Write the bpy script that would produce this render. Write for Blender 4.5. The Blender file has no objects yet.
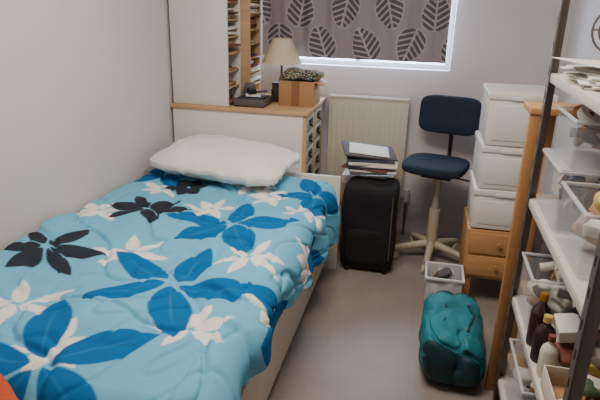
import bpy, bmesh, math, random
import numpy as np
from mathutils import Vector, Matrix, Euler, noise
random.seed(4)
S=bpy.context.scene
def lin(c):
    return tuple(((x/255)/12.92 if x/255<=.04045 else ((x/255+.055)/1.055)**2.4) for x in c)
_m={}
def mat(name,c,rough=.6,var=.08,scale=8,bump=0.0,bscale=60,metal=0,spec=.4,alpha=1,trans=0,sheen=0,emit=0,wood=False,attr=None):
    if name in _m: return _m[name]
    m=bpy.data.materials.new(name); m.use_nodes=True; nt=m.node_tree; n=nt.nodes; l=nt.links
    p=n['Principled BSDF']; c3=lin(c)
    p.inputs['Roughness'].default_value=rough; p.inputs['Metallic'].default_value=metal
    p.inputs['Specular IOR Level'].default_value=spec
    tc=n.new('ShaderNodeTexCoord')
    mp=n.new('ShaderNodeMapping'); l.new(tc.outputs['Object'],mp.inputs['Vector'])
    if wood: mp.inputs['Scale'].default_value=(6,6,.7) if wood=='z' else ((.7,6,6) if wood=='x' else (6,.7,6))
    nz=n.new('ShaderNodeTexNoise'); nz.inputs['Scale'].default_value=scale; nz.inputs['Detail'].default_value=4
    l.new(mp.outputs[0],nz.inputs['Vector'])
    mx=n.new('ShaderNodeMix'); mx.data_type='RGBA'
    l.new(nz.outputs['Fac'],mx.inputs['Factor'])
    mx.inputs['A'].default_value=(*[max(0,x*(1-var*2)) for x in c3],1); mx.inputs['B'].default_value=(*[min(1,x*(1+var*2)) for x in c3],1)
    src=mx.outputs['Result']
    if attr:
        a=n.new('ShaderNodeAttribute'); a.attribute_name=attr
        src=a.outputs['Color']
    l.new(src,p.inputs['Base Color'])
    if bump:
        b=n.new('ShaderNodeBump'); b.inputs['Strength'].default_value=bump; b.inputs['Distance'].default_value=.01
        n2=n.new('ShaderNodeTexNoise'); n2.inputs['Scale'].default_value=bscale; n2.inputs['Detail'].default_value=3
        l.new(tc.outputs['Object'],n2.inputs['Vector']); l.new(n2.outputs['Fac'],b.inputs['Height']); l.new(b.outputs[0],p.inputs['Normal'])
    if trans: p.inputs['Transmission Weight'].default_value=trans
    if alpha<1: p.inputs['Alpha'].default_value=alpha
    if sheen: p.inputs['Sheen Weight'].default_value=sheen
    if emit:
        p.inputs['Emission Color'].default_value=(*c3,1); p.inputs['Emission Strength'].default_value=emit
    _m[name]=m; return m

class MB:
    def __init__(s,name): s.name=name; s.bm=bmesh.new(); s.mats=[]
    def mi(s,m):
        if m not in s.mats: s.mats.append(m)
        return s.mats.index(m)
    def box(s,lo,hi,m,bev=.004,rot=None):
        c=[(a+b)/2 for a,b in zip(lo,hi)]; d=[abs(b-a) for a,b in zip(lo,hi)]
        t=bmesh.new(); bmesh.ops.create_cube(t,size=1)
        for v in t.verts: v.co=Vector((v.co.x*d[0],v.co.y*d[1],v.co.z*d[2]))
        if bev: bmesh.ops.bevel(t,geom=t.edges[:],offset=min(bev,min(d)*.3),segments=2,affect='EDGES',profile=.5)
        R=Euler(rot).to_matrix().to_4x4() if rot else Matrix()
        s.merge(t,Matrix.Translation(c)@R,m)
    def merge(s,t,M,m):
        i=s.mi(m); mp={}
        for v in t.verts: mp[v]=s.bm.verts.new(M@v.co)
        for f in t.faces:
            try:
                nf=s.bm.faces.new([mp[v] for v in f.verts]); nf.material_index=i
            except ValueError: pass
        t.free()
    def cyl(s,p1,p2,r,m,r2=None,seg=20):
        p1=Vector(p1);p2=Vector(p2); d=p2-p1
        t=bmesh.new(); bmesh.ops.create_cone(t,cap_ends=True,segments=seg,radius1=r,radius2=r if r2 is None else r2,depth=d.length)
        s.merge(t,Matrix.Translation((p1+p2)/2)@d.to_track_quat('Z','Y').to_matrix().to_4x4(),m)
    def lathe(s,c,prof,m,seg=32,M=None):
        t=bmesh.new(); rings=[]
        for r,z in prof:
            rings.append([t.verts.new((max(r,1e-4)*math.cos(2*math.pi*k/seg),max(r,1e-4)*math.sin(2*math.pi*k/seg),z)) for k in range(seg)])
        for a,b in zip(rings,rings[1:]):
            for k in range(seg): t.faces.new((a[k],a[(k+1)%seg],b[(k+1)%seg],b[k]))
        s.merge(t,Matrix.Translation(c)@(M or Matrix()),m)
    def tube(s,pts,r,m,seg=10):
        pts=[Vector(p) for p in pts]
        for a,b in zip(pts,pts[1:]): s.cyl(a,b,r,m,seg=seg)
        for p in pts[1:-1]:
            t=bmesh.new(); bmesh.ops.create_uvsphere(t,u_segments=seg,v_segments=6,radius=r); s.merge(t,Matrix.Translation(p),m)
    def soft(s,c,d,m,n=5,amp=.0,ns=6,rot=None,cuts=12,fn=None,seed=0,mfn=None):
        t=bmesh.new(); bmesh.ops.create_cube(t,size=2); bmesh.ops.subdivide_edges(t,edges=t.edges[:],cuts=cuts,use_grid_fill=True)
        for v in t.verts:
            p=v.co; nn=(abs(p.x)**n+abs(p.y)**n+abs(p.z)**n)**(1/n); q=p/nn
            w=Vector((q.x*d[0]/2,q.y*d[1]/2,q.z*d[2]/2))
            if fn: w=fn(w,q)
            if amp: w=w+q.normalized()*amp*noise.noise(Vector((w.x*ns+seed,w.y*ns,w.z*ns)))
            v.co=w
        R=Euler(rot).to_matrix().to_4x4() if rot else Matrix()
        if mfn:
            i2=s.mi(mfn[1]); i=s.mi(m); mp={}; M=Matrix.Translation(c)@R
            for v in t.verts: mp[v]=s.bm.verts.new(M@v.co)
            for f in t.faces:
                nf=s.bm.faces.new([mp[v] for v in f.verts]); nf.material_index=i2 if mfn[0](f.calc_center_median()) else i
            t.free()
        else: s.merge(t,Matrix.Translation(c)@R,m)
    def done(s,smooth=40,sub=0):
        bmesh.ops.recalc_face_normals(s.bm,faces=s.bm.faces[:])
        xs=[v.co for v in s.bm.verts]; lo=Vector([min(v[i] for v in xs) for i in range(3)]); hi=Vector([max(v[i] for v in xs) for i in range(3)])
        o=Vector(((lo.x+hi.x)/2,(lo.y+hi.y)/2,lo.z))
        for v in s.bm.verts: v.co-=o
        me=bpy.data.meshes.new(s.name); s.bm.to_mesh(me); s.bm.free()
        for m in s.mats: me.materials.append(m)
        ob=bpy.data.objects.new(s.name,me); ob.location=o; S.collection.objects.link(ob)
        me.shade_smooth()
        if smooth: me.set_sharp_from_angle(angle=math.radians(smooth))
        return ob

# ---------- materials
wallm=mat('wall_paint',(214,206,205),.85,.015,3,.05,120)
ceilm=mat('ceiling_paint',(228,226,224),.9,.01,3)
white=mat('white_laminate',(224,218,210),.45,.02,5)
cream=mat('cream_board',(206,196,180),.5,.03,5)
ply=mat('plywood',(190,156,116),.55,.12,5,wood='x')
pine=mat('pine',(178,128,80),.5,.14,5,wood='z')
pinex=mat('pine_x',(186,140,92),.5,.14,5,wood='x')
piney=mat('pine_y',(186,140,92),.5,.14,5,wood='y')
black=mat('black_fabric',(24,24,28),.75,.2,20,.3,150)
blackp=mat('black_plastic',(22,22,24),.4,.1)
dark=mat('dark_void',(48,42,42),.8,.2)
card=mat('cardboard',(170,128,88),.8,.06,6)
paper=mat('paper',(222,216,206),.8,.04,9)
metal=mat('grey_metal',(112,104,98),.45,.08,20,metal=.4)
navy=mat('navy_fabric',(30,40,58),.85,.15,40,.3,200)
creamp=mat('cream_plastic',(190,176,152),.45,.03)
clear=mat('clear_plastic',(225,228,232),.2,.03,5,alpha=.16,spec=.6)
clearlid=mat('clear_lid',(228,228,230),.3,.03,5,alpha=.30)
tub=mat('white_plastic',(226,220,214),.35,.02,4)

# ---------- room
XL,XR,YB,YF,H=-1.52,.82,3.8,-.9,2.4
WX0,WX1,WZ0,WZ1=-1.08,.14,1.15,2.15
def room():
    t=MB('floor')
    t.box((XL-.15,YF-.15,-.1),(XR+.15,YB+.15,0),floorm,0); t.done()
    t=MB('ceiling'); t.box((XL-.15,YF-.15,H),(XR+.15,YB+.15,H+.1),ceilm,0); t.done()
    t=MB('wall_left'); t.box((XL-.15,YF-.15,0),(XL,YB+.15,H),wallm,0); t.done()
    t=MB('wall_right'); t.box((XR,YF-.15,0),(XR+.15,YB+.15,H),wallm,0); t.done()
    t=MB('wall_front'); t.box((XL,YF-.15,0),(XR,YF,H),wallm,0); t.done()
    t=MB('wall_back')
    t.box((XL,YB,0),(XR,YB+.15,WZ0),wallm,0); t.box((XL,YB,WZ1),(XR,YB+.15,H),wallm,0)
    t.box((XL,YB,WZ0),(WX0,YB+.15,WZ1),wallm,0); t.box((WX1,YB,WZ0),(XR,YB+.15,WZ1),wallm,0); t.done()
    t=MB('window_1'); y0,y1=YB+.09,YB+.14; f=.03
    t.box((WX0,y0,WZ0),(WX1,y1,WZ0+f),white); t.box((WX0,y0,WZ1-f),(WX1,y1,WZ1),white)
    t.box((WX0,y0,WZ0+f),(WX0+f,y1,WZ1-f),white); t.box((WX1-f,y0,WZ0+f),(WX1,y1,WZ1-f),white)
    xm=(WX0+WX1)/2; t.box((xm-f/2,y0,WZ0+f),(xm+f/2,y1,WZ1-f),white)
    g=mat('window_glass',(220,235,255),.05,0,alpha=.08)
    t.box((WX0+f,y0+.02,WZ0+f),(xm-f/2,y0+.025,WZ1-f),g,0); t.box((xm+f/2,y0+.02,WZ0+f),(WX1-f,y0+.025,WZ1-f),g,0)
    t.done()
floorm=bpy.data.materials.new('floor_tiles'); floorm.use_nodes=True
nt=floorm.node_tree; n=nt.nodes; l=nt.links; p=n['Principled BSDF']
tc=n.new('ShaderNodeTexCoord'); br=n.new('ShaderNodeTexBrick'); br.offset=0; br.squash=1
br.inputs['Scale'].default_value=1; br.inputs['Brick Width'].default_value=.4; br.inputs['Row Height'].default_value=.4
br.inputs['Mortar Size'].default_value=.003; br.inputs['Mortar Smooth'].default_value=.6
br.inputs['Color1'].default_value=(*lin((162,149,140)),1); br.inputs['Color2'].default_value=(*lin((160,147,138)),1); br.inputs['Mortar'].default_value=(*lin((153,140,131)),1)
l.new(tc.outputs['Object'],br.inputs['Vector'])
nz=n.new('ShaderNodeTexNoise'); nz.inputs['Scale'].default_value=4; nz.inputs['Detail'].default_value=6; l.new(tc.outputs['Object'],nz.inputs['Vector'])
mx=n.new('ShaderNodeMix'); mx.data_type='RGBA'; mx.blend_type='MULTIPLY'; mx.inputs['Factor'].default_value=.4
l.new(br.outputs['Color'],mx.inputs['A']); l.new(nz.outputs['Fac'],mx.inputs['B'])
l.new(mx.outputs['Result'],p.inputs['Base Color']); p.inputs['Roughness'].default_value=.38
room()

# ---------- bed
t=MB('bed')
t.box((-1.5,1.0,.08),(-.51,3.06,.30),cream,.008)
t.box((-.51,.98,.07),(-.49,3.06,.33),cream,.006)
t.box((-1.5,3.06,.0),(-.43,3.085,.60),white,.006)
t.box((-1.5,.95,.0),(-.49,.98,.45),cream,.006)
for x in(-1.47,-.55):
    for y in(1.02,2.0): t.box((x,y,0),(x+.04,y+.04,.08),cream)
t.done()
sheet=mat('mattress_fabric',(226,224,220),.9,.03,12,.1,90)
t=MB('mattress'); t.soft((-1.005,2.02,.43),(.97,2.06,.25),sheet,14,.004,4,cuts=14); t.done()

def petal_mask(px,py,cx,cy,R,W,n,rot,seed,soft=.004):
    rs=random.Random(seed); out=np.zeros_like(px)
    for i in range(n):
        a=rot+2*math.pi*i/n+rs.uniform(-.12,.12); L=R*rs.uniform(.85,1.12); w=W*rs.uniform(.85,1.15); cv=rs.uniform(-.25,.25)
        dx=px-cx; dy=py-cy
        s=(dx*math.cos(a)+dy*math.sin(a)); q=(-dx*math.sin(a)+dy*math.cos(a))
        u=np.clip((s-R*.07)/(L-R*.07),0,1)
        q=q-cv*L*u*u*.35
        hw=w*np.sin(math.pi*u**.85)**.85*(u>0)*(u<1)
        m=np.clip((hw-np.abs(q))/soft+.5,0,1)*(hw>0)
        out=np.maximum(out,m)
    return out
def build_duvet():
    nu,nv=300,430
    Y0,Y1=.93,2.90; XW=-1.49
    me=bpy.data.meshes.new('duvet')
    A=np.zeros((nv,nu)); B=np.zeros((nv,nu)); co=np.zeros((nv,nu,3))
    a0=.95; r=.085; arc=r*math.pi/2
    for j in range(nv):
        y=Y0+(Y1-Y0)*j/(nv-1); f=(y-1.0)/1.9; f=min(max(f,0),1)
        hang=.05+.20*f**1.3+.02*math.sin(y*9)+.012*math.sin(y*23+1)
        L=a0+arc+hang
        for i in range(nu):
            a=L*i/(nu-1); A[j,i]=a; B[j,i]=y
            if a<a0: x=XW+a; z=.605; nx,nz_=0,1
            elif a<a0+arc:
                th=(a-a0)/r; x=XW+a0+r*math.sin(th); z=.605-r+r*math.cos(th); nx,nz_=math.sin(th),math.cos(th)
            else: x=XW+a0+r; z=.605-r-(a-a0-arc); nx,nz_=1,0
            v=Vector((a*2.6,y*2.2,3.1)); d=.030*noise.noise(v)+.012
            d+=.018*noise.noise(Vector((a*7,y*5,8)))
            rr=noise.noise(Vector((a*4+2*y,y*3-a*2,1.7))); d-=.016*math.exp(-(rr/.06)**2)
            r2=noise.noise(Vector((a*9-y*4,y*4+a*3,5.2))); d-=.008*math.exp(-(r2/.08)**2)
            if a>a0: d+=.022*math.sin(y*13+1.5*math.sin(y*5))*min(1,(a-a0)/.2)+.012
            d+=.05*math.exp(-(a/.22)**2)*min(1,max(0,(2.5-y)/.8))
            x+=nx*max(d,-.01); z+=nz_*max(d,-.018)
            if y<Y0+.12: z-=.10*((Y0+.12-y)/.12)**2
            co[j,i]=(x,y,z)
    verts=co.reshape(-1,3)
    idx=np.arange(nu*nv).reshape(nv,nu)
    faces=np.stack([idx[:-1,:-1],idx[:-1,1:],idx[1:,1:],idx[1:,:-1]],-1).reshape(-1,4)
    me.from_pydata(verts.tolist(),[],faces.tolist())
    px=A+XW; py=B
    bg=np.array(lin((108,180,210)))
    col=np.ones((nv,nu,1))*bg
    def lay(mask,c):
        nonlocal col
        c=np.array(lin(c)); col=col*(1-mask[...,None])+c*mask[...,None]
    whites=[(-.60,1.86,.15,.3),(-1.06,1.79,.15,1.0),(-.63,1.37,.15,.4),(-1.21,1.33,.17,.9),(-.95,2.36,.13,.2),(-1.40,2.12,.13,.5),(-.50,2.45,.13,.8),(-.42,1.6,.12,.1),(-1.3,2.55,.12,.6),(-.85,2.70,.12,.2),(-.95,1.15,.13,.5),(-.38,2.1,.12,.9),(-.72,2.58,.12,.1)]
    for k,(x,y,R,ro) in enumerate(whites):
        lay(petal_mask(px,py,x,y,R,.025,6,ro,50+k),(236,230,224))
    blues=[(-.78,2.16,.30,.35),(-.80,1.60,.34,.1),(-.94,1.08,.34,.75),(-.50,2.68,.24,.9),(-1.38,2.78,.25,.2),(-.30,1.62,.24,.5),(-.95,2.95,.2,.3),(-.27,2.30,.2,.2)]
    for k,(x,y,R,ro) in enumerate(blues):
        lay(petal_mask(px,py,x,y,R,.062,5,ro,80+k),(18,100,160))
        lay(petal_mask(px,py,x,y,R*.8,.004,5,ro,80+k)*.35,(60,136,186))
    for k,(x,y,R,ro) in enumerate([(-1.22,2.23,.21,.1),(-1.36,1.69,.22,.4),(-1.18,2.62,.12,.3)]):
        lay(petal_mask(px,py,x,y,R,.038,6,ro,20+k),(44,48,60))
    rgba=np.concatenate([col,np.ones((nv,nu,1))],-1).reshape(-1).astype(np.float32)
    at=me.color_attributes.new('pattern','FLOAT_COLOR','POINT'); at.data.foreach_set('color',rgba)
    me.materials.append(mat('duvet_print',(120,190,210),.85,.05,attr='pattern',bump=.15,bscale=35,spec=.15))
    me.shade_smooth()
    ob=bpy.data.objects.new('duvet',me); S.collection.objects.link(ob)
    so=ob.modifiers.new('th','SOLIDIFY'); so.thickness=.022; so.offset=-1
build_duvet()

pm=mat('pillow_cotton',(236,229,221),.9,.02,10,.12,50)
t=MB('pillow')
def pf(w,q):
    w.z=w.z*(.25+.75*(1-abs(q.x)**4)*(1-abs(q.y)**4))
    cc=abs(q.x)*abs(q.y); w.x*=1+.10*cc; w.y*=1+.10*cc
    w.z+=.010*noise.noise(Vector((w.x*12,w.y*9,2)))-.012*math.exp(-(noise.noise(Vector((w.x*7,w.y*8,4)))/.08)**2)
    return w
t.soft((-1.05,2.84,.715),(.74,.45,.17),pm,5,.008,5,rot=(.10,.02,-.15),cuts=30,fn=pf); t.done(0)

om=mat('orange_fleece',(190,76,38),.9,.1,20,.4,80)
t=MB('orange_blanket')
t.soft((-1.05,.90,.61),(.62,.20,.20),om,3.5,.02,7,rot=(0,.04,-.45),cuts=14)
t.done(0)

# ---------- chest of drawers
t=MB('chest_of_drawers')
cx0,cx1,cy0,cy1=-1.5,-.66,3.15,3.66
drw=mat('drawer_front',(178,166,148),.5,.05)
t.box((cx0,cy0,.0),(cx1-.02,cy0+.018,.925),white,.003)
t.box((cx0,cy1-.018,.0),(cx1-.02,cy1,.925),white,.003)
t.box((cx0,cy0+.018,.03),(cx0+.018,cy1-.018,.92),white,.003)
t.box((cx0+.018,cy0+.018,.04),(cx1-.04,cy1-.018,.9),dark,0)
t.box((cx0-.005,cy0-.012,.922),(cx1+.008,cy1+.1,.945),ply,.003)
t.box((cx1-.025,cy0,.0),(cx1,cy0+.02,.92),ply,.002); t.box((cx1-.025,cy1-.02,.0),(cx1,cy1,.92),ply,.002)
ym=(cy0+cy1)/2; t.box((cx1-.025,ym-.009,0),(cx1,ym+.009,.92),ply,.002)
for r_ in range(9):
    z0=.03+r_*.098
    for (a,b) in((cy0+.023,ym-.012),(ym+.012,cy1-.023)):
        t.box((cx1-.022,a,z0+.006),(cx1-.002,b,z0+.092),drw,.003)
        m_=(a+b)/2
        t.box((cx1-.003,m_-.045,z0+.035),(cx1+.004,m_+.045,z0+.07),dark,.003)
        t.cyl((cx1+.0,m_,z0+.03),(cx1+.012,m_,z0+.03),.008,blackp,seg=10)
t.done()
papers=[mat('p1',(222,214,200),.8),mat('p2',(150,110,76),.8),mat('p3',(90,82,84),.8),mat('p4',(180,150,118),.8),mat('p5',(120,70,60),.8),mat('p6',(232,228,220),.8),mat('p7',(60,66,84),.7)]
ZC=.946
t=MB('white_cupboard')
t.box((-1.5,3.165,ZC),(-1.145,3.185,2.0),white,.003)
t.box((-1.5,3.185,ZC),(-1.482,3.41,2.0),white,.003)
t.box((-1.482,3.392,ZC),(-1.145,3.41,2.0),white,.003)
z=ZC
while z<2.0:
    t.box((-1.482,3.185,z),(-1.15,3.392,z+.008),ply,.001)
    if z<1.86:
        h=0
        while h<.08:
            th=random.uniform(.005,.016); xx=random.uniform(-.05,.03)
            t.box((-1.45,3.20,z+.009+h),(-1.16+xx,3.38+random.uniform(-.03,0),z+.009+h+th),random.choice(papers),.001,rot=(random.uniform(-.04,.04),0,random.uniform(-.06,.06)))
            h+=th+.001
            if random.random()<.12: break
    z+=.098
t.box((-1.5,3.165,1.995),(-1.145,3.41,2.01),white,.002)
t.done()
t=MB('pigeonhole_sorter')
t.box((-1.45,3.425,ZC),(-1.09,3.437,1.75),ply,.002); t.box((-1.45,3.64,ZC),(-1.09,3.655,1.75),ply,.002)
t.box((-1.45,3.437,ZC),(-1.44,3.64,1.75),ply,.002)
z=ZC
while z<1.76:
    t.box((-1.44,3.437,z),(-1.09,3.64,z+.008),ply,.001)
    if z<1.66:
        h=0
        while h<.06:
            th=random.uniform(.005,.014)
            t.box((-1.40,3.45,z+.009+h),(-1.10+random.uniform(-.04,.03),3.63,z+.009+h+th),random.choice(papers),.001,rot=(random.uniform(-.03,.03),0,random.uniform(-.05,.05))); h+=th+.001
            if random.random()<.15: break
    z+=.085
t.done()
t=MB('paper_tray')
t.box((-1.12,3.19,ZC),(-.93,3.40,ZC+.008),blackp,.002)
for a,b in(((-1.12,3.19),(-1.112,3.40)),((-.938,3.19),(-.93,3.40)),((-1.112,3.392),(-.938,3.40)),((-1.112,3.19),(-.938,3.198))):
    t.box((a[0],a[1],ZC),(b[0],b[1],ZC+.045),papers[2],.002)
t.box((-1.10,3.21,ZC+.01),(-.95,3.38,ZC+.035),papers[2],.002,rot=(0,0,.06)); t.box((-1.09,3.215,ZC+.04),(-.96,3.36,ZC+.052),papers[6],.002,rot=(.05,.05,-.15))
t.box((-1.07,3.23,ZC+.056),(-.98,3.33,ZC+.07),paper,.002,rot=(0,0.04,.3))
t.cyl((-1.09,3.25,ZC+.075),(-.95,3.33,ZC+.08),.006,papers[6],seg=8)
t.cyl((-1.08,3.33,ZC+.08),(-.97,3.24,ZC+.085),.007,papers[4],seg=8)
t.box((-1.05,3.22,ZC+.072),(-1.0,3.28,ZC+.105),blackp,.006,rot=(0,0,.5))
t.box((-1.10,3.30,ZC+.06),(-1.03,3.37,ZC+.12),papers[2],.006,rot=(0,.2,.2))
t.done()
t=MB('dark_jar'); t.lathe((-.925,3.455,ZC),[(0,0),(.03,0),(.034,.02),(.034,.07),(.026,.085),(.026,.10),(.03,.10),(.03,.12),(0,.122)],mat('jar',(60,52,50),.3)); t.done()
t=MB('table_lamp')
shade=mat('lamp_shade',(220,202,174),.8,.03,10)
lx,ly=-.93,3.60
brass=mat('lamp_base',(120,96,66),.35,.05,metal=.6)
t.lathe((lx,ly,ZC),[(0,0),(.055,0),(.055,.012),(.02,.02),(.012,.035),(.02,.07),(.024,.10),(.014,.13),(.008,.15),(.008,.26),(0,.26)],brass)
t.lathe((lx,ly,ZC+.225),[(.132,0),(.060,.155),(.057,.155),(.129,0),(.132,0)],shade,40)
for k in range(3):
    an=k*2.094; t.cyl((lx,ly,ZC+.255),(lx+.11*math.cos(an),ly+.11*math.sin(an),ZC+.245),.0025,brass,seg=6)
t.done(35)
t=MB('cardboard_box')
bx0,bx1,by0,by1=-.875,-.655,3.32,3.53; bz=ZC; bh=.15
for a,b in(((bx0,by0),(bx1,by0+.006)),((bx0,by1-.006),(bx1,by1)),((bx0,by0+.006),(bx0+.006,by1-.006)),((bx1-.006,by0+.006),(bx1,by1-.006))):
    t.box((a[0],a[1],bz),(b[0],b[1],bz+bh),card,.001)
t.box((bx0+.006,by0+.006,bz),(bx1-.006,by1-.006,bz+.005),card,.001)
t.box((bx0+.08,by0-.002,bz),(bx0+.13,by0,bz+bh),mat('parcel_tape',(140,100,66),.35),0)
t.box((bx1-.003,by0,bz+bh-.012),(bx1+.055,by1,bz+bh-.009),card,.001,rot=(0,.35,0))
t.done()
t=MB('patterned_cloth')
pc=mat('patterned_cloth',(90,96,92),.8,.05)
n_=pc.node_tree.nodes; l_=pc.node_tree.links
vo=n_.new('ShaderNodeTexVoronoi'); vo.inputs['Scale'].default_value=30
cr=n_.new('ShaderNodeValToRGB'); cr.color_ramp.interpolation='CONSTANT'
els=cr.color_ramp.elements; els[0].color=(*lin((30,36,50)),1); els[1].position=.75; els[1].color=(*lin((40,90,60)),1)
for ps,c in((.3,(190,140,40)),(.45,(40,60,110)),(.6,(200,190,170))):
    e=els.new(ps); e.color=(*lin(c),1)
sp=n_.new('ShaderNodeSeparateColor'); l_.new(vo.outputs['Color'],sp.inputs[0]); l_.new(sp.outputs[0],cr.inputs[0]); l_.new(cr.outputs[0],n_['Principled BSDF'].inputs['Base Color'])
t.soft((-.755,3.43,bz+bh+.030),(.27,.20,.055),pc,3.5,.02,12,cuts=12,seed=3); t.done(0)

# ---------- curtain
def build_curtain():
    x0,x1,z0,z1=-1.10,.105,1.205,2.18
    nu,nv=480,390
    X,Z=np.meshgrid(np.linspace(x0,x1,nu),np.linspace(z0,z1,nv))
    Yc=3.725+.014*np.sin(X*34+1.2*np.sin(X*9))+.004*np.sin(X*80+Z*3)
    me=bpy.data.meshes.new('curtain')
    co=np.stack([X,Yc,Z],-1).reshape(-1,3); idx=np.arange(nu*nv).reshape(nv,nu)
    fc=np.stack([idx[:-1,:-1],idx[:-1,1:],idx[1:,1:],idx[1:,:-1]],-1).reshape(-1,4)
    me.from_pydata(co.tolist(),[],fc.tolist())
    col=np.ones((nv,nu,1))*np.array(lin((152,142,148)))
    def lay(m,c,o=1):
        nonlocal col
        m=m[...,None]*o; col=col*(1-m)+np.array(lin(c))*m
    rs=random.Random(9)
    row=0; zz=1.30
    while zz<2.25:
        xx=-.98+(row%2)*-.14
        while xx<.25:
            th=rs.uniform(-.45,.45)+(math.pi if rs.random()<.4 else 0); L=.115; W=.094
            dx=X-xx; dz=Z-zz
            s=(dx*math.sin(th)+dz*math.cos(th))/L; q=(dx*math.cos(th)-dz*math.sin(th))/W
            prof=np.sqrt(np.clip(1-s*s,0,1))*(1-.28*s)
            d=prof-np.abs(q)
            ins=np.clip(d/.06,0,1)*(np.abs(s)<1)
            lay(ins,(170,161,164))
            inner=np.clip((d-.09)/.05,0,1)*(np.abs(s)<.93)
            vein=np.abs(((s-.55*np.abs(q))*3.0)%1-.5)
            vm=np.clip((vein-.13)/.07,0,1)*inner*np.clip((np.abs(q)-.05)/.04,0,1)
            lay(vm,(92,82,90))
            xx+=.285
        zz+=.205; row+=1
    rgba=np.concatenate([col,np.ones((nv,nu,1))],-1).reshape(-1).astype(np.float32)
    at=me.color_attributes.new('pattern','FLOAT_COLOR','POINT'); at.data.foreach_set('color',rgba)
    me.materials.append(mat('curtain_print',(130,120,120),.9,attr='pattern',bump=.1,bscale=200))
    me.shade_smooth(); ob=bpy.data.objects.new('curtain',me); S.collection.objects.link(ob)
    so=ob.modifiers.new('th','SOLIDIFY'); so.thickness=.003
build_curtain()
t=MB('curtain_pole'); t.cyl((-1.2,3.725,2.2),(.2,3.725,2.2),.013,metal)
for x in(-1.1,.12): t.cyl((x,3.725,2.2),(x,3.799,2.2),.008,metal)
for x in(-1.2,.2): t.lathe((x,3.725,2.2),[(0,-.02),(.02,-.01),(.02,.01),(0,.02)],metal,16)
t.done()

# ---------- radiator
t=MB('radiator'); rm=mat('radiator_enamel',(206,198,180),.4,.02)
rx0,rx1,rz0,rz1=-.62,-.10,.22,.96
t.box((rx0,3.715,rz0),(rx1,3.73,rz1),rm,.005); t.box((rx0,3.765,rz0),(rx1,3.78,rz1),rm,.005)
t.box((rx0-.004,3.708,rz1-.012),(rx1+.004,3.785,rz1+.006),rm,.004)
t.box((rx0-.004,3.708,rz0+.02),(rx0+.002,3.785,rz1),rm,.002); t.box((rx1-.002,3.708,rz0+.02),(rx1+.004,3.785,rz1),rm,.002)
x=rx0+.03
while x<rx1-.02:
    t.box((x-.014,3.711,rz0+.04),(x+.014,3.718,rz1-.035),rm,.004); x+=.0365
t.tube([(rx1+.0,3.75,rz0+.05),(rx1+.04,3.75,rz0+.05),(rx1+.04,3.75,0)],.009,metal)
t.cyl((rx1+.04,3.75,rz0+.03),(rx1+.04,3.75,rz0+.12),.018,white)
t.box((-.5,3.778,.4),(-.46,3.798,.8),rm,.001); t.box((-.25,3.778,.4),(-.21,3.798,.8),rm,.001)
t.done()

# ---------- black bag & folders
t=MB('black_suitcase')
t.soft((-.255,3.20,.285),(.325,.25,.54),black,9,.012,6,cuts=12)
t.soft((-.255,3.075,.17),(.26,.03,.22),black,6,.003,8,cuts=6)
t.tube([(-.33,3.2,.545),(-.33,3.2,.572),(-.18,3.2,.572),(-.18,3.2,.545)],.008,blackp)
for x in(-.37,-.14):
    for y in(3.10,3.29): t.cyl((x,y,0.0),(x,y,.03),.018,blackp)
t.tube([(-.12,3.072,.5),(-.12,3.068,.1)],.004,metal,6)
t.done()
t=MB('storage_carton')
t.box((-.46,3.36,0),(-.15,3.62,.52),card,.004); t.box((-.465,3.355,.47),(-.145,3.625,.525),paper,.004); t.done()
t=MB('folder_pile')
z=.587
cl=[papers[2],paper,papers[4],papers[6],papers[0],paper,papers[6]]
for k in range(7):
    th=random.uniform(.009,.017); a=random.uniform(-.25,.25)
    t.box((-.42+.02*math.sin(k*2),3.20,z),(-.14+.02*math.sin(k*2),3.42,z+th),cl[k],.002,rot=(0.0,0,a)); z+=th+.0005
t.box((-.46,3.20,z+.02),(-.14,3.44,z+.032),papers[2],.003,rot=(.10,.10,.25))
t.box((-.42,3.22,z+.035),(-.18,3.40,z+.038),paper,.001,rot=(.10,.10,.15))
t.done()

# ---------- office chair
t=MB('office_chair'); ox,oy=.13,3.40; ang=math.radians(-14)
Rz=Matrix.Rotation(ang,3,'Z')
def W(x,y,z):
    v=Rz@Vector((x,y,0)); return (ox+v.x,oy+v.y,z)
for k in range(5):
    a=math.radians(90+72*k+30); c=Vector((math.cos(a),math.sin(a)))
    p1=(ox+c.x*.03,oy+c.y*.03,.105); p2=(ox+c.x*.235,oy+c.y*.235,.07)
    t.cyl(p1,p2,.026,creamp,.018,14)
    t.cyl((p2[0],p2[1],.078),(p2[0],p2[1],.05),.012,creamp,seg=10)
    d=Vector((-c.y,c.x))
    for s_ in(-1,1):
        q=(p2[0]+d.x*.014*s_,p2[1]+d.y*.014*s_)
        t.cyl((q[0]-d.x*.009,q[1]-d.y*.009,.026),(q[0]+d.x*.009,q[1]+d.y*.009,.026),.026,creamp,seg=16)
t.cyl((ox,oy,.07),(ox,oy,.34),.034,creamp); t.cyl((ox,oy,.34),(ox,oy,.575),.024,creamp)
t.box((ox-.09,oy-.09,.56),(ox+.09,oy+.09,.585),blackp,.005,rot=(0,0,ang))
def sf(w,q):
    w.z+= -.018*(1-q.x**2)*(1-q.y**2) if q.z>0 else 0
    return w
t.soft(W(-.02,-.02,.63),(.38,.38,.08),navy,3.6,0,rot=(0,0,ang),cuts=14,fn=sf)
def bf(w,q):
    w.y+=.03-.35*w.x*w.x
    return w
t.tube([W(0,.08,.57),W(0,.22,.575),W(0,.255,.64),W(0,.24,.88)],.013,blackp,10)
t.soft(W(-.02,.20,.90),(.38,.06,.24),navy,5,0,rot=(-.08,0,ang),cuts=14,fn=bf)
t.tube([W(.03,0,.565),W(.20,.0,.555)],.006,blackp,8)
t.done(50)

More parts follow.
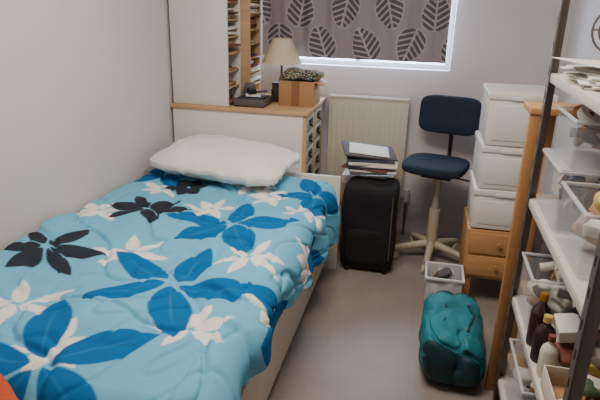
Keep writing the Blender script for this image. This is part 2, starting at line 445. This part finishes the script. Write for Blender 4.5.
# ---------- pine drawer unit with white storage boxes
t=MB('pine_drawer_unit')
t.box((.29,2.86,.16),(.62,3.22,.44),pinex,.004)
for z in(.18,.31):
    t.box((.305,2.848,z),(.605,2.862,z+.115),pinex,.004); t.cyl((.455,2.848,z+.06),(.455,2.83,z+.06),.012,pine,seg=14)
for x in(.30,.57):
    for y in(2.87,3.17): t.box((x,y,0),(x+.04,y+.04,.16),pine,.003)
t.done()
def wbox(lo,hi,rz=0):
    t=MB('white_storage_box')
    c=((lo[0]+hi[0])/2,(lo[1]+hi[1])/2)
    t.box(lo,(hi[0],hi[1],hi[2]-.02),tub,.012,rot=(0,0,rz))
    t.box((lo[0]-.007,lo[1]-.007,hi[2]-.035),(hi[0]+.007,hi[1]+.007,hi[2]),white,.008,rot=(0,0,rz))
    t.box((lo[0]+.03,lo[1]-.004,lo[2]+.03),(hi[0]-.03,lo[1]+.004,hi[2]-.06),white,.006,rot=(0,0,rz))
    t.box((c[0]-.05,lo[1]-.010,hi[2]-.033),(c[0]+.05,lo[1]-.004,hi[2]-.015),tub,.004,rot=(0,0,rz))
    t.done()
wbox((.30,2.86,.447),(.60,3.22,.665)); wbox((.305,2.86,.667),(.60,3.22,.895),.02); wbox((.31,2.85,.897),(.61,3.22,1.16))
t=MB('clear_plastic_tub')
frost=mat('frosted_plastic',(222,222,222),.35,.03,6,alpha=.5)
X0,X1,Y0_,Y1_,Hh=.10,.28,2.66,2.84,.23
t.box((X0,Y0_,0),(X1,Y1_,.004),frost,.001)
for a,b in(((X0,Y0_),(X1,Y0_+.004)),((X0,Y1_-.004),(X1,Y1_)),((X0,Y0_+.004),(X0+.004,Y1_-.004)),((X1-.004,Y0_+.004),(X1,Y1_-.004))): t.box((a[0],a[1],.004),(b[0],b[1],Hh),frost,.001)
for a,b in(((X0-.01,Y0_-.01),(X1+.01,Y0_)),((X0-.01,Y1_),(X1+.01,Y1_+.01)),((X0-.01,Y0_),(X0,Y1_)),((X1,Y0_),(X1+.01,Y1_))): t.box((a[0],a[1],Hh-.012),(b[0],b[1],Hh+.003),tub,.003)
for k in range(8):
    t.soft((random.uniform(X0+.05,X1-.05),random.uniform(Y0_+.05,Y1_-.05),.04+.025*k),(.09,.08,.05),random.choice([paper,papers[2],papers[3],paper]),5,.01,20,cuts=5,rot=(.3*k,0,k))
t.done()
t=MB('jacket')
jm=mat('jacket_cloth',(64,46,50),.9,.2,12,.4,60)
t.soft((.52,3.46,.45),(.20,.22,.90),jm,3.5,.05,7,cuts=14,seed=5); t.done(0)

# ---------- pine shelving
t=MB('pine_shelf')
px0,px1,py0,py1=.375,.75,2.115,2.27
for x in(px0,px1-.03): t.box((x,py0,0),(x+.038,py0+.03,1.19),pine,.003)
for x in(px0+.085,px1-.03): t.box((x,py1-.03,0),(x+.03,py1,1.19),pine,.003)
for z in(.10,.46,.84): t.box((px0+.085,py0+.0,z),(px1-.031,py1-.03,z+.02),pinex,.003)
t.box((px0-.003,py0-.003,1.19),(px1,py1+.003,1.215),pinex,.003)
for k,(z,h) in enumerate(((.861,.18),(.481,.2),(.121,.2))):
    t.soft((.60,2.185,z+h/2),(.18,.10,h),[paper,papers[2],paper][k],5,.006,12,cuts=8,seed=k)
t.done()

# ---------- teal duffel bag (soft, slumped)
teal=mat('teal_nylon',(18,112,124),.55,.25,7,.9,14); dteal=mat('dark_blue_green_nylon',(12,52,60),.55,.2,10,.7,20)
pipe=mat('teal_piping',(60,150,156),.5)
t=MB('duffel_bag')
def df(w,q):
    h=(w.z/.285+.5)              # 0 bottom .. 1 top
    w.x*=1.08-.22*max(0,h-.35)   # leaning in toward the top
    w.x+=-.018*h*h
    if h>.5:
        w.z-=(h-.5)*(.045*(1-abs(q.y)**3)+.05*max(0,-q.y+.1)**2)
        w.z+=.014*noise.noise(Vector((w.x*10,w.y*7,6)))
    w.y*=1-.05*max(0,h-.5)
    f=noise.noise(Vector((w.x*9+w.z*5,w.y*11,w.z*6))); w+=q.normalized()*(-.014*math.exp(-(f/.10)**2))*min(1,h*2.5)
    f2=noise.noise(Vector((w.x*20,w.y*18,w.z*14+3))); w+=q.normalized()*.008*f2
    return w
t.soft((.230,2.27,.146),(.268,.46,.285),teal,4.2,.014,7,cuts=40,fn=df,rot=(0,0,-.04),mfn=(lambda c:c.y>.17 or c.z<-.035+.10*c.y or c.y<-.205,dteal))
for x in(.165,.275):
    t.tube([(x,2.13,.19),(x,2.15,.245),(x+.01,2.19,.262),(x+.03,2.27,.258),(x+.02,2.35,.262),(x,2.39,.245)],.006,dteal,8)
t.done(0)

# ---------- metal rack
t=MB('storage_rack'); sx0,sx1,sy0,sy1=.40,.79,1.22,2.05
zs=[.12,.50,.90,1.345]
for x in(sx0,sx1):
    for y in(sy0,sy1):
        t.box((x-.001,y-.017,0),(x+.003,y+.017,2.0),metal,.001); t.box((x,y-.017 if y<1.5 else y+.013,0),(x+(.03 if x==sx0 else -.03),y-.013 if y<1.5 else y+.017,2.0),metal,.001)
        for kk in range(24): t.box((x-.002,y-.004,.06+kk*.08),(x-.001,y+.004,.085+kk*.08),blackp,0)
shelfm=mat('shelf_board',(206,196,184),.5,.05)
for z in zs:
    t.box((sx0+.004,sy0-.01,z-.03),(sx1-.004,sy1+.01,z),shelfm,.003)
t.done()
def item(t,c,sx,cont):
    k=random.random(); m=random.choice(cont)
    if k<.35: t.soft(c,(sx,sx*1.1,sx*.6),m,random.choice((2.2,4)),.012,20,cuts=5,rot=(random.random()*.5,0,random.random()*3))
    elif k<.65: t.box((c[0]-sx/2,c[1]-sx*.4,c[2]-sx*.25),(c[0]+sx/2,c[1]+sx*.4,c[2]+sx*.25),m,.003,rot=(random.uniform(-.4,.4),random.uniform(-.4,.4),random.random()*3))
    elif k<.85:
        d=Vector((random.uniform(-1,1),random.uniform(-1,1),random.uniform(-.3,.5))).normalized()*sx*.6; t.cyl(Vector(c)-d,Vector(c)+d,sx*.2,m,seg=14)
    else: t.lathe(c,[(sx*.2,-.012),(sx*.42,-.012),(sx*.42,.012),(sx*.2,.012),(sx*.2,-.012)],m,20,M=Euler((random.random()*2,random.random(),0)).to_matrix().to_4x4())
colrs=[mat('c1',(160,64,54),.5),mat('c2',(70,92,124),.5),mat('c3',(200,172,84),.5),mat('c4',(84,106,80),.6)]
pk=mat('pinkish',(180,150,142),.7)
def pbox(name,lo,hi,cont,nn=30,lid=True,over=0):
    t=MB(name); w=.004
    t.box((lo[0],lo[1],lo[2]),(hi[0],hi[1],lo[2]+w),clear,.001)
    t.box((lo[0],lo[1],lo[2]+w),(lo[0]+w,hi[1],hi[2]-.02),clear,.001); t.box((hi[0]-w,lo[1],lo[2]+w),(hi[0],hi[1],hi[2]-.02),clear,.001)
    t.box((lo[0]+w,lo[1],lo[2]+w),(hi[0]-w,lo[1]+w,hi[2]-.02),clear,.001); t.box((lo[0]+w,hi[1]-w,lo[2]+w),(hi[0]-w,hi[1],hi[2]-.02),clear,.001)
    r_=.008
    for a,b in(((lo[0]-r_,lo[1]-r_),(hi[0]+r_,lo[1]+.003)),((lo[0]-r_,hi[1]-.003),(hi[0]+r_,hi[1]+r_)),((lo[0]-r_,lo[1]+.003),(lo[0]+.003,hi[1]-.003)),((hi[0]-.003,lo[1]+.003),(hi[0]+r_,hi[1]-.003))):
        t.box((a[0],a[1],hi[2]-.014),(b[0],b[1],hi[2]-.004),frost,.003)
    if lid: t.box((lo[0]-.002,lo[1]-.002,hi[2]-.004),(hi[0]+.002,hi[1]+.002,hi[2]),clearlid,.001)
    for k in range(nn):
        sx=random.uniform(.05,.09); c=(random.uniform(lo[0]+.05,hi[0]-.05),random.uniform(lo[1]+.05,hi[1]-.05),random.uniform(lo[2]+.045,hi[2]-.05))
        item(t,c,sx,cont)
    for k in range(over):
        item(t,(random.uniform(lo[0]+.06,hi[0]-.06),random.uniform(lo[1]+.06,hi[1]-.06),hi[2]-.01),random.uniform(.07,.11),cont)
    t.done()
cA=[paper,papers[3],papers[0],pk,papers[2],paper,colrs[1]]
pbox('plastic_storage_box',(.42,1.72,.905),(.76,2.0,1.10),cA,34)
pbox('plastic_storage_box',(.42,1.40,.905),(.76,1.68,1.08),[paper,papers[2],papers[3],pk,paper,colrs[2]],30,False,8)
pbox('plastic_storage_box',(.415,1.80,.503),(.75,2.02,.70),[paper,papers[2],paper,papers[0],papers[1]],30,False,8)
pbox('plastic_storage_box',(.42,1.68,.125),(.75,2.0,.34),[papers[1],paper,papers[6],papers[0]],30,False,8)
pbox('plastic_storage_box',(.44,1.73,1.105),(.75,2.0,1.25),[pk,papers[3],papers[1],papers[0],papers[2]],24,False,6)
pbox('plastic_storage_box',(.43,1.28,.125),(.75,1.62,.33),[papers[4],papers[3],paper,papers[2]],26)
t=MB('craft_supplies')
for k in range(26): item(t,(random.uniform(.49,.73),random.uniform(1.56,1.76),.502+random.uniform(.03,.17)),random.uniform(.05,.09),[papers[2],papers[6],papers[0],colrs[2],papers[4],blackp,paper,pk])
t.done()
# items on the top shelf
t=MB('paper_stack')
z=1.346
for k in range(8):
    t.box((.42+random.uniform(0,.03),1.62,z),(.66+random.uniform(0,.03),1.90,z+.005),[paper,papers[0],papers[5]][k%3],.001,rot=(0,0,random.uniform(-.3,.3))); z+=.0055
t.box((.40,1.60,z+.012),(.60,1.86,z+.0135),paper,0,rot=(.05,.06,.5))
t.done()
t=MB('tape_dispenser')
t.box((.54,1.70,1.405),(.61,1.86,1.427),blackp,.006)
t.lathe((.575,1.79,1.46),[(.02,-.012),(.038,-.012),(.038,.012),(.02,.012),(.02,-.012)],mat('tape_roll',(210,200,170),.4),24,M=Matrix.Rotation(math.pi/2,4,'Y'))
t.box((.545,1.76,1.415),(.552,1.82,1.465),blackp,.003); t.box((.598,1.76,1.415),(.605,1.82,1.465),blackp,.003)
t.done()
t=MB('desk_fan')
t.lathe((.56,2.0,1.346),[(0,0),(.045,0),(.045,.012),(.012,.02),(.01,.10),(0,.10)],tub)
t.cyl((.56,2.02,1.49),(.56,1.98,1.49),.03,blackp)
Mx=Matrix.Rotation(math.pi/2,4,'X')
for rr in(.03,.05,.07): t.lathe((.56,1.975,1.49),[(rr-.003,-.003),(rr+.003,-.003),(rr+.003,.003),(rr-.003,.003),(rr-.003,-.003)],metal,24,M=Mx)
for k in range(4):
    a=k*math.pi/2; t.cyl((.56,1.975,1.49),(.56+.07*math.cos(a),1.975,1.49+.07*math.sin(a)),.003,metal,seg=6)
t.done()
# tray of small things on the lower shelf
t=MB('cardboard_tray')
t.box((.415,1.24,.502),(.76,1.50,.508),card,.001)
tw=mat('tray_white',(212,206,188),.7)
for a,b in(((.415,1.24),(.419,1.50)),((.756,1.24),(.76,1.50)),((.419,1.24),(.756,1.244)),((.419,1.496),(.756,1.50))): t.box((a[0],a[1],.508),(b[0],b[1],.57),tw,.001)
for k in range(24): item(t,(random.uniform(.46,.72),random.uniform(1.285,1.455),.512+random.uniform(.03,.09)),random.uniform(.05,.08),[paper,papers[0],colrs[3],papers[3],colrs[0],papers[1],colrs[2]])
t.done()
def bottle(name,c,r,h,m,cap):
    t=MB(name); t.lathe(c,[(0,0),(r*.95,0),(r,.01),(r,h*.6),(r*.85,h*.7),(r*.35,h*.8),(r*.35,h*.9),(0,h*.9)],m,28)
    t.lathe((c[0],c[1],c[2]+h*.86),[(0,0),(r*.42,0),(r*.42,h*.13),(0,h*.135)],cap,20); t.done()
bm_=mat('brown_glass',(52,26,14),.12,.1,spec=.8)
bottle('glass_bottle',(.437,1.72,.501),.032,.19,bm_,mat('goldcap',(190,150,50),.3,metal=.6))
bottle('plastic_bottle',(.437,1.63,.501),.032,.16,mat('dark_plastic',(50,34,30),.25),colrs[2])
bottle('plastic_bottle',(.437,1.55,.501),.026,.14,mat('milky_plastic',(214,206,190),.35),papers[4])

# ---------- lights / world
w=bpy.data.worlds.new('World'); S.world=w; w.use_nodes=True
b=w.node_tree.nodes['Background']; b.inputs[0].default_value=(.50,.73,1,1); b.inputs[1].default_value=9
def area(name,loc,size,power,col,rot=(0,0,0),sy=None):
    d=bpy.data.lights.new(name,'AREA'); d.size=size; d.energy=power; d.color=col
    if sy: d.shape='RECTANGLE'; d.size_y=sy
    o=bpy.data.objects.new(name,d); o.location=loc; o.rotation_euler=rot; S.collection.objects.link(o)
area('ceiling_light',(-.35,1.75,2.36),.8,41,(1,.905,.80))
area('window_daylight',(-.47,YB+.35,1.65),1.2,90,(.62,.80,1),rot=(math.radians(-90),0,0),sy=1.0)

# ---------- camera
psi,pit,rol=math.radians(12.3),math.radians(19.6),math.radians(1.5)
fw=Vector((-math.sin(psi)*math.cos(pit),math.cos(psi)*math.cos(pit),-math.sin(pit)))
r0=Vector((math.cos(psi),math.sin(psi),0)); u0=r0.cross(fw)
r1=r0*math.cos(rol)+u0*math.sin(rol); u1=u0*math.cos(rol)-r0*math.sin(rol)
M=Matrix((r1,u1,-fw)).transposed().to_4x4(); M.translation=Vector((0,0,1.55))
cd=bpy.data.cameras.new('camera'); cd.lens=33.4; cd.sensor_width=36; cd.clip_start=.02
co=bpy.data.objects.new('camera',cd); co.matrix_world=M; S.collection.objects.link(co); S.camera=co
